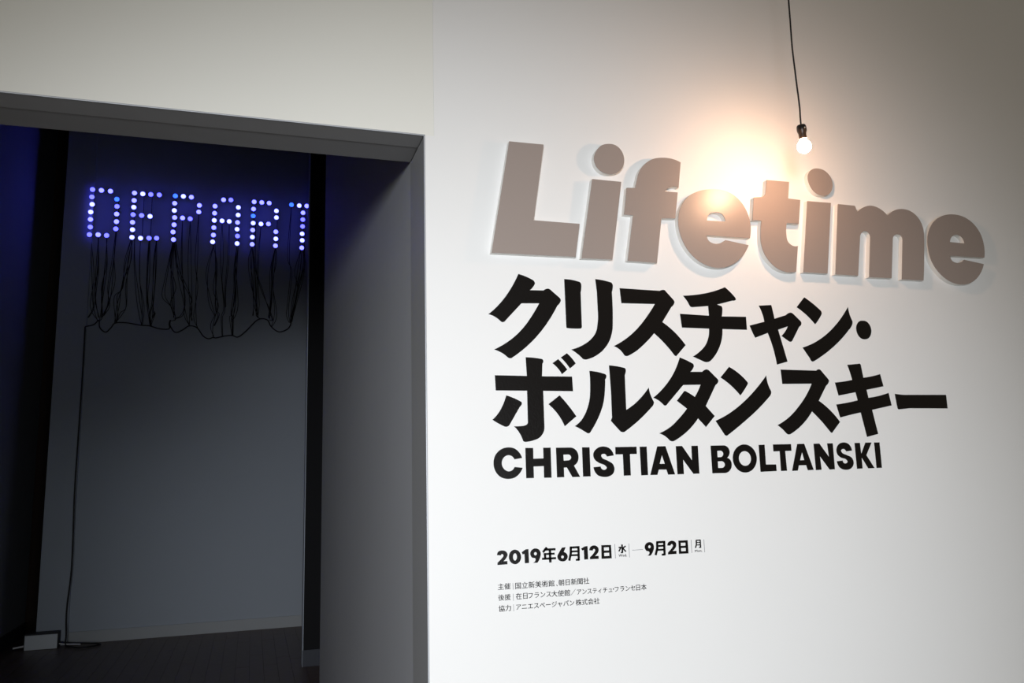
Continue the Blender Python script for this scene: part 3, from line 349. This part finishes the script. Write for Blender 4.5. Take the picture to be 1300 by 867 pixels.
def fit_text(entry, name, m, parent):
    s, x, z, w, h = entry
    me = text_mesh(s); me.name = name
    xs = [v.co.x for v in me.vertices]; x0, x1 = min(xs), max(xs)
    cjk = ord(s[0]) > 255
    if cjk: sy, zb = h / .90, z + h * .10
    else:
        ys = [v.co.y for v in me.vertices]; sy = h / (max(ys) - min(ys)); zb = z - min(ys) * sy
    sx = w / (x1 - x0) if s not in '、・' else sy * .9
    xo = x if s not in '、・' else x + (w - (x1 - x0) * sx) / 2
    for v in me.vertices:
        v.co = Vector((xo + (v.co.x - x0) * sx, WY - VT, zb + v.co.y * sy))
    me.materials.clear(); me.materials.append(m)
    bm = bmesh.new(); bm.from_mesh(me); bmesh.ops.recalc_face_normals(bm, faces=bm.faces[:])
    if bm.faces and sum(f.normal.y for f in bm.faces) > 0: bmesh.ops.reverse_faces(bm, faces=bm.faces[:])
    if True:   # medium weight: the glyph and a slightly shifted twin of it
        g = bmesh.ops.duplicate(bm, geom=bm.verts[:] + bm.edges[:] + bm.faces[:])
        for v in g['geom']:
            if isinstance(v, bmesh.types.BMVert): v.co += Vector((.00045, -.00005, .0002))
    bm.to_mesh(me); bm.free()
    return child(link(name, me), parent)
def base(loops):
    p = [q for sh in loops for q in sh[0]]
    return (min(q[0] for q in p), WY, min(q[1] for q in p))
def line_thing(name, label, glyphs):
    e = empty(name, base(glyphs[0][1]), label, 'lettering', 'exhibition dates')
    for ch, shapes in glyphs:
        child(link('character', plate('character', shapes, WY - VT, WY - .00005, VINYL)), e)
    return e
def rule(k, parent=None):
    nm, c = RULES[k]
    o = link(nm, plate(nm, [[c]], WY - VT * .8, WY - .00005, GREYTXT))
    return child(o, parent) if parent else o
line_thing('opening_date', 'bold black date 2019年6月12日 under the large names', DATE_START)
w = line_thing('opening_weekday', 'small weekday 水 Wed. between thin rules after the opening date', DATE_WEEKDAY)
rule(0, w); rule(1, w); fit_text(WEEKDAY_TEXT[0], 'roman_abbreviation', VINYL, w)
tag(rule(2), 'thin grey dash joining the two dates', 'lettering', 'exhibition dates')
line_thing('closing_date', 'bold black date 9月2日 right of the thin dash', DATE_END)
w = line_thing('closing_weekday', 'small weekday 月 Mon. between thin rules after the closing date', DATE_END_WEEKDAY)
rule(3, w); rule(4, w); fit_text(WEEKDAY_TEXT[1], 'roman_abbreviation', VINYL, w)
for lab, a, b, rk in (('small black credit line 主催, top of the three', 0, 4, 5),
                      ('small black credit line 後援, middle and longest of the three', 4, 13, 6),
                      ('small black credit line 協力, bottom of the three', 13, 16, 7)):
    e = empty('credit_line', (CREDITS[a][1], WY, CREDITS[a][2]), lab, 'lettering', 'organiser credits')
    rule(rk, e)
    for t in CREDITS[a:b]: fit_text(t, 'character_run', VINYL, e)

# ------------------------------------------------------------------ hanging bulb on its cable
BX, BY, BZ = 1.490, 1.85, 2.5577
lamp = empty('hanging_bulb', (BX, BY, BZ), 'bare glowing round bulb hanging on a black cable in front of the raised title', 'lamp')
tilt = Matrix.Rotation(math.radians(-4), 4, 'Y')
r = .0190
prof = [(0, -r)] + [(r * math.sin(a), -r * math.cos(a)) for a in [math.pi * k / 16 for k in range(1, 14)]] + [(.0098, .0205), (.0095, .030), (0, .030)]
g = link('bulb_glass', lathe_mesh('bulb_glass', prof, BULBM)); g.parent = lamp; g.matrix_parent_inverse = Matrix(); g.matrix_local = tilt
sock = [(.0000, .022), (.0105, .022), (.0110, .026), (.0108, .036), (.0112, .040), (.0135, .046), (.0140, .052), (.0134, .060), (.0115, .064), (.0050, .066), (0, .066)]
s = link('lamp_holder', lathe_mesh('lamp_holder', sock, BAKELITE)); s.parent = lamp; s.matrix_parent_inverse = Matrix(); s.matrix_local = tilt
sc = link('screw', lathe_mesh('screw', [(0, 0), (.0022, 0), (.0022, .002), (0, .0025)], mat('steel_screw', (.6, .6, .6), .3, .5, 1.0), axis='Y', sides=12)); sc.parent = s
sc.matrix_parent_inverse = Matrix(); sc.location = (0.000, -.0133, .052)
cb = link('cable', tube_mesh('cable', [[(-.0046, 0, .064), (-.0045, 0, .09), (-.004, 0, .125), (-.0075, 0, .20), (-.0115, 0, .30), (-.011, 0, .36), (-.010, 0, .457), (-.008, 0, .9), (-.004, 0, 1.8), (0, 0, TOPZ - BZ)]], .0024, RUBBER, 10))
cb.parent = lamp; cb.matrix_parent_inverse = Matrix()

# ------------------------------------------------------------------ blue lamp letters on the back wall
YW = 9.93
sph = []
br = .0265
prof = [(0, br)] + [(br * math.sin(a), br * math.cos(a)) for a in [math.pi * k / 10 for k in range(1, 9)]] + [(.014, -br), (0, -br)]
lamp_me = [lathe_mesh('bulb', prof, m, axis='Y', sides=16) for m in BLUE]
hold_me = lathe_mesh('lamp_socket', [(.0264, .002), (.0282, .002), (.0290, -.020), (.020, -.030), (.018, -.0415), (0, -.0415)], RUBBER, axis='Y', sides=12)  # socket widened into a cup that shields the wall from the lamp's glow
PAT = {'D': '0110203221010010', 'E': '0100021012300300', 'P': '3111020111111'}
tint = {'D': '0013'}
COLS = {'D': '0110320' + '211100010', 'E': '120012002122200', 'P': '3211121110111', 'A': '1012122221121022', 'R': '1111232221112' + '211', 'T': '3211100221'}
desc = {'D': 'leftmost glowing letter D on the dark back wall', 'E': 'glowing letter E right of the D', 'P': 'glowing letter P between E and A', 'A': 'glowing letter A right of the P', 'R': 'glowing letter R between A and T', 'T': 'glowing letter T cut off by the black partition'}
for ch, pts in BULBS:
    e = empty('light_letter', (pts[0][0], YW, min(p[1] for p in pts)), 'blue dot lamps forming the ' + desc[ch], 'light sign', 'blue bulb letters')
    for k, (x, z) in enumerate(pts):
        b = link('bulb', lamp_me[int(COLS[ch][k])]); b.location = (x, YW - .042, z); child(b, e)
        h = link('lamp_socket', hold_me); h.parent = b; h.matrix_parent_inverse = Matrix()
    # wire running down each column of lamps
    cols = {}
    for x, z in pts:
        key = next((c for c in cols if abs(c - x) < .05), x); cols.setdefault(key, []).append((x, z))
    runs = []
    for c in cols.values():
        c.sort(key=lambda p: -p[1])
        if len(c) > 2: runs.append([(x + .012, YW - .012, z) for x, z in c])
    if runs: child(link('lamp_wire', tube_mesh('lamp_wire', runs, .004, RUBBER, 5)), e)
    random.seed(ord(ch))
    for path in CORDS[ch]:
        q = [(x, YW - .010 - .016 * random.random(), z) for x, z in path]
        q2 = [q[0]] + [(a + random.uniform(-.035, .035), YW - .010 - .016 * random.random(), c + random.uniform(-.02, .02)) for a, b, c in q[1:-1]] + [(q[-1][0] + .008, q[-1][1], q[-1][2])]
        child(link('hanging_cord', tube_mesh('hanging_cord', [q, q2], .0036, RUBBER, 5)), e)
o = link('gathered_cable', tube_mesh('gathered_cable', [[(x, YW - .045, z) for x, z in CATENARY]], .0065, RUBBER, 6))
tag(o, 'black cable looping under the blue bulbs and gathering their cords', 'cable')
dp = [(x, YW - .065 - .015 * (i > 2), z) for i, (x, z) in enumerate(DROP)]
dp += [(-1.80, 9.80, .12), (-1.79, 9.76, .02), (-1.72, 9.69, .012), (-1.64, 9.60, .012), (-1.55, 9.61, .012), (-1.46, 9.70, .012), (-1.50, 9.77, .012), (-1.62, 9.80, .02), (-1.74, 9.80, .03), (-1.856, 9.80, .05)]
o = link('drop_cable', tube_mesh('drop_cable', [dp], .0075, RUBBER, 7))
tag(o, 'long black cable dropping down the back wall into a loop on the floor', 'cable')
bx = empty('cable_box', (-2.01, 9.80, 0), 'low white-fronted box on the dark floor at the back wall', 'box')
box('body', -2.17, -1.865, 9.735, 9.885, 0, .158, BOXD, bx, bevel=.003)
box('front_plate', -2.162, -1.864, 9.722, 9.735, .004, .146, BOXM, bx, bevel=.002)
wl = link('white_lead', tube_mesh('white_lead', [[(-1.856, 9.78, .04), (-1.80, 9.77, .03), (-1.70, 9.78, .02), (-1.66, 9.80, .012)]], .007, WCABLE, 6)); wl.parent = o; wl['label'] = 'short white lead'
child(link('white_plug', tube_mesh('white_plug', [[(-2.16, 9.78, .04), (-2.22, 9.76, .035), (-2.27, 9.75, .03)]], .010, WCABLE, 6)), bx)
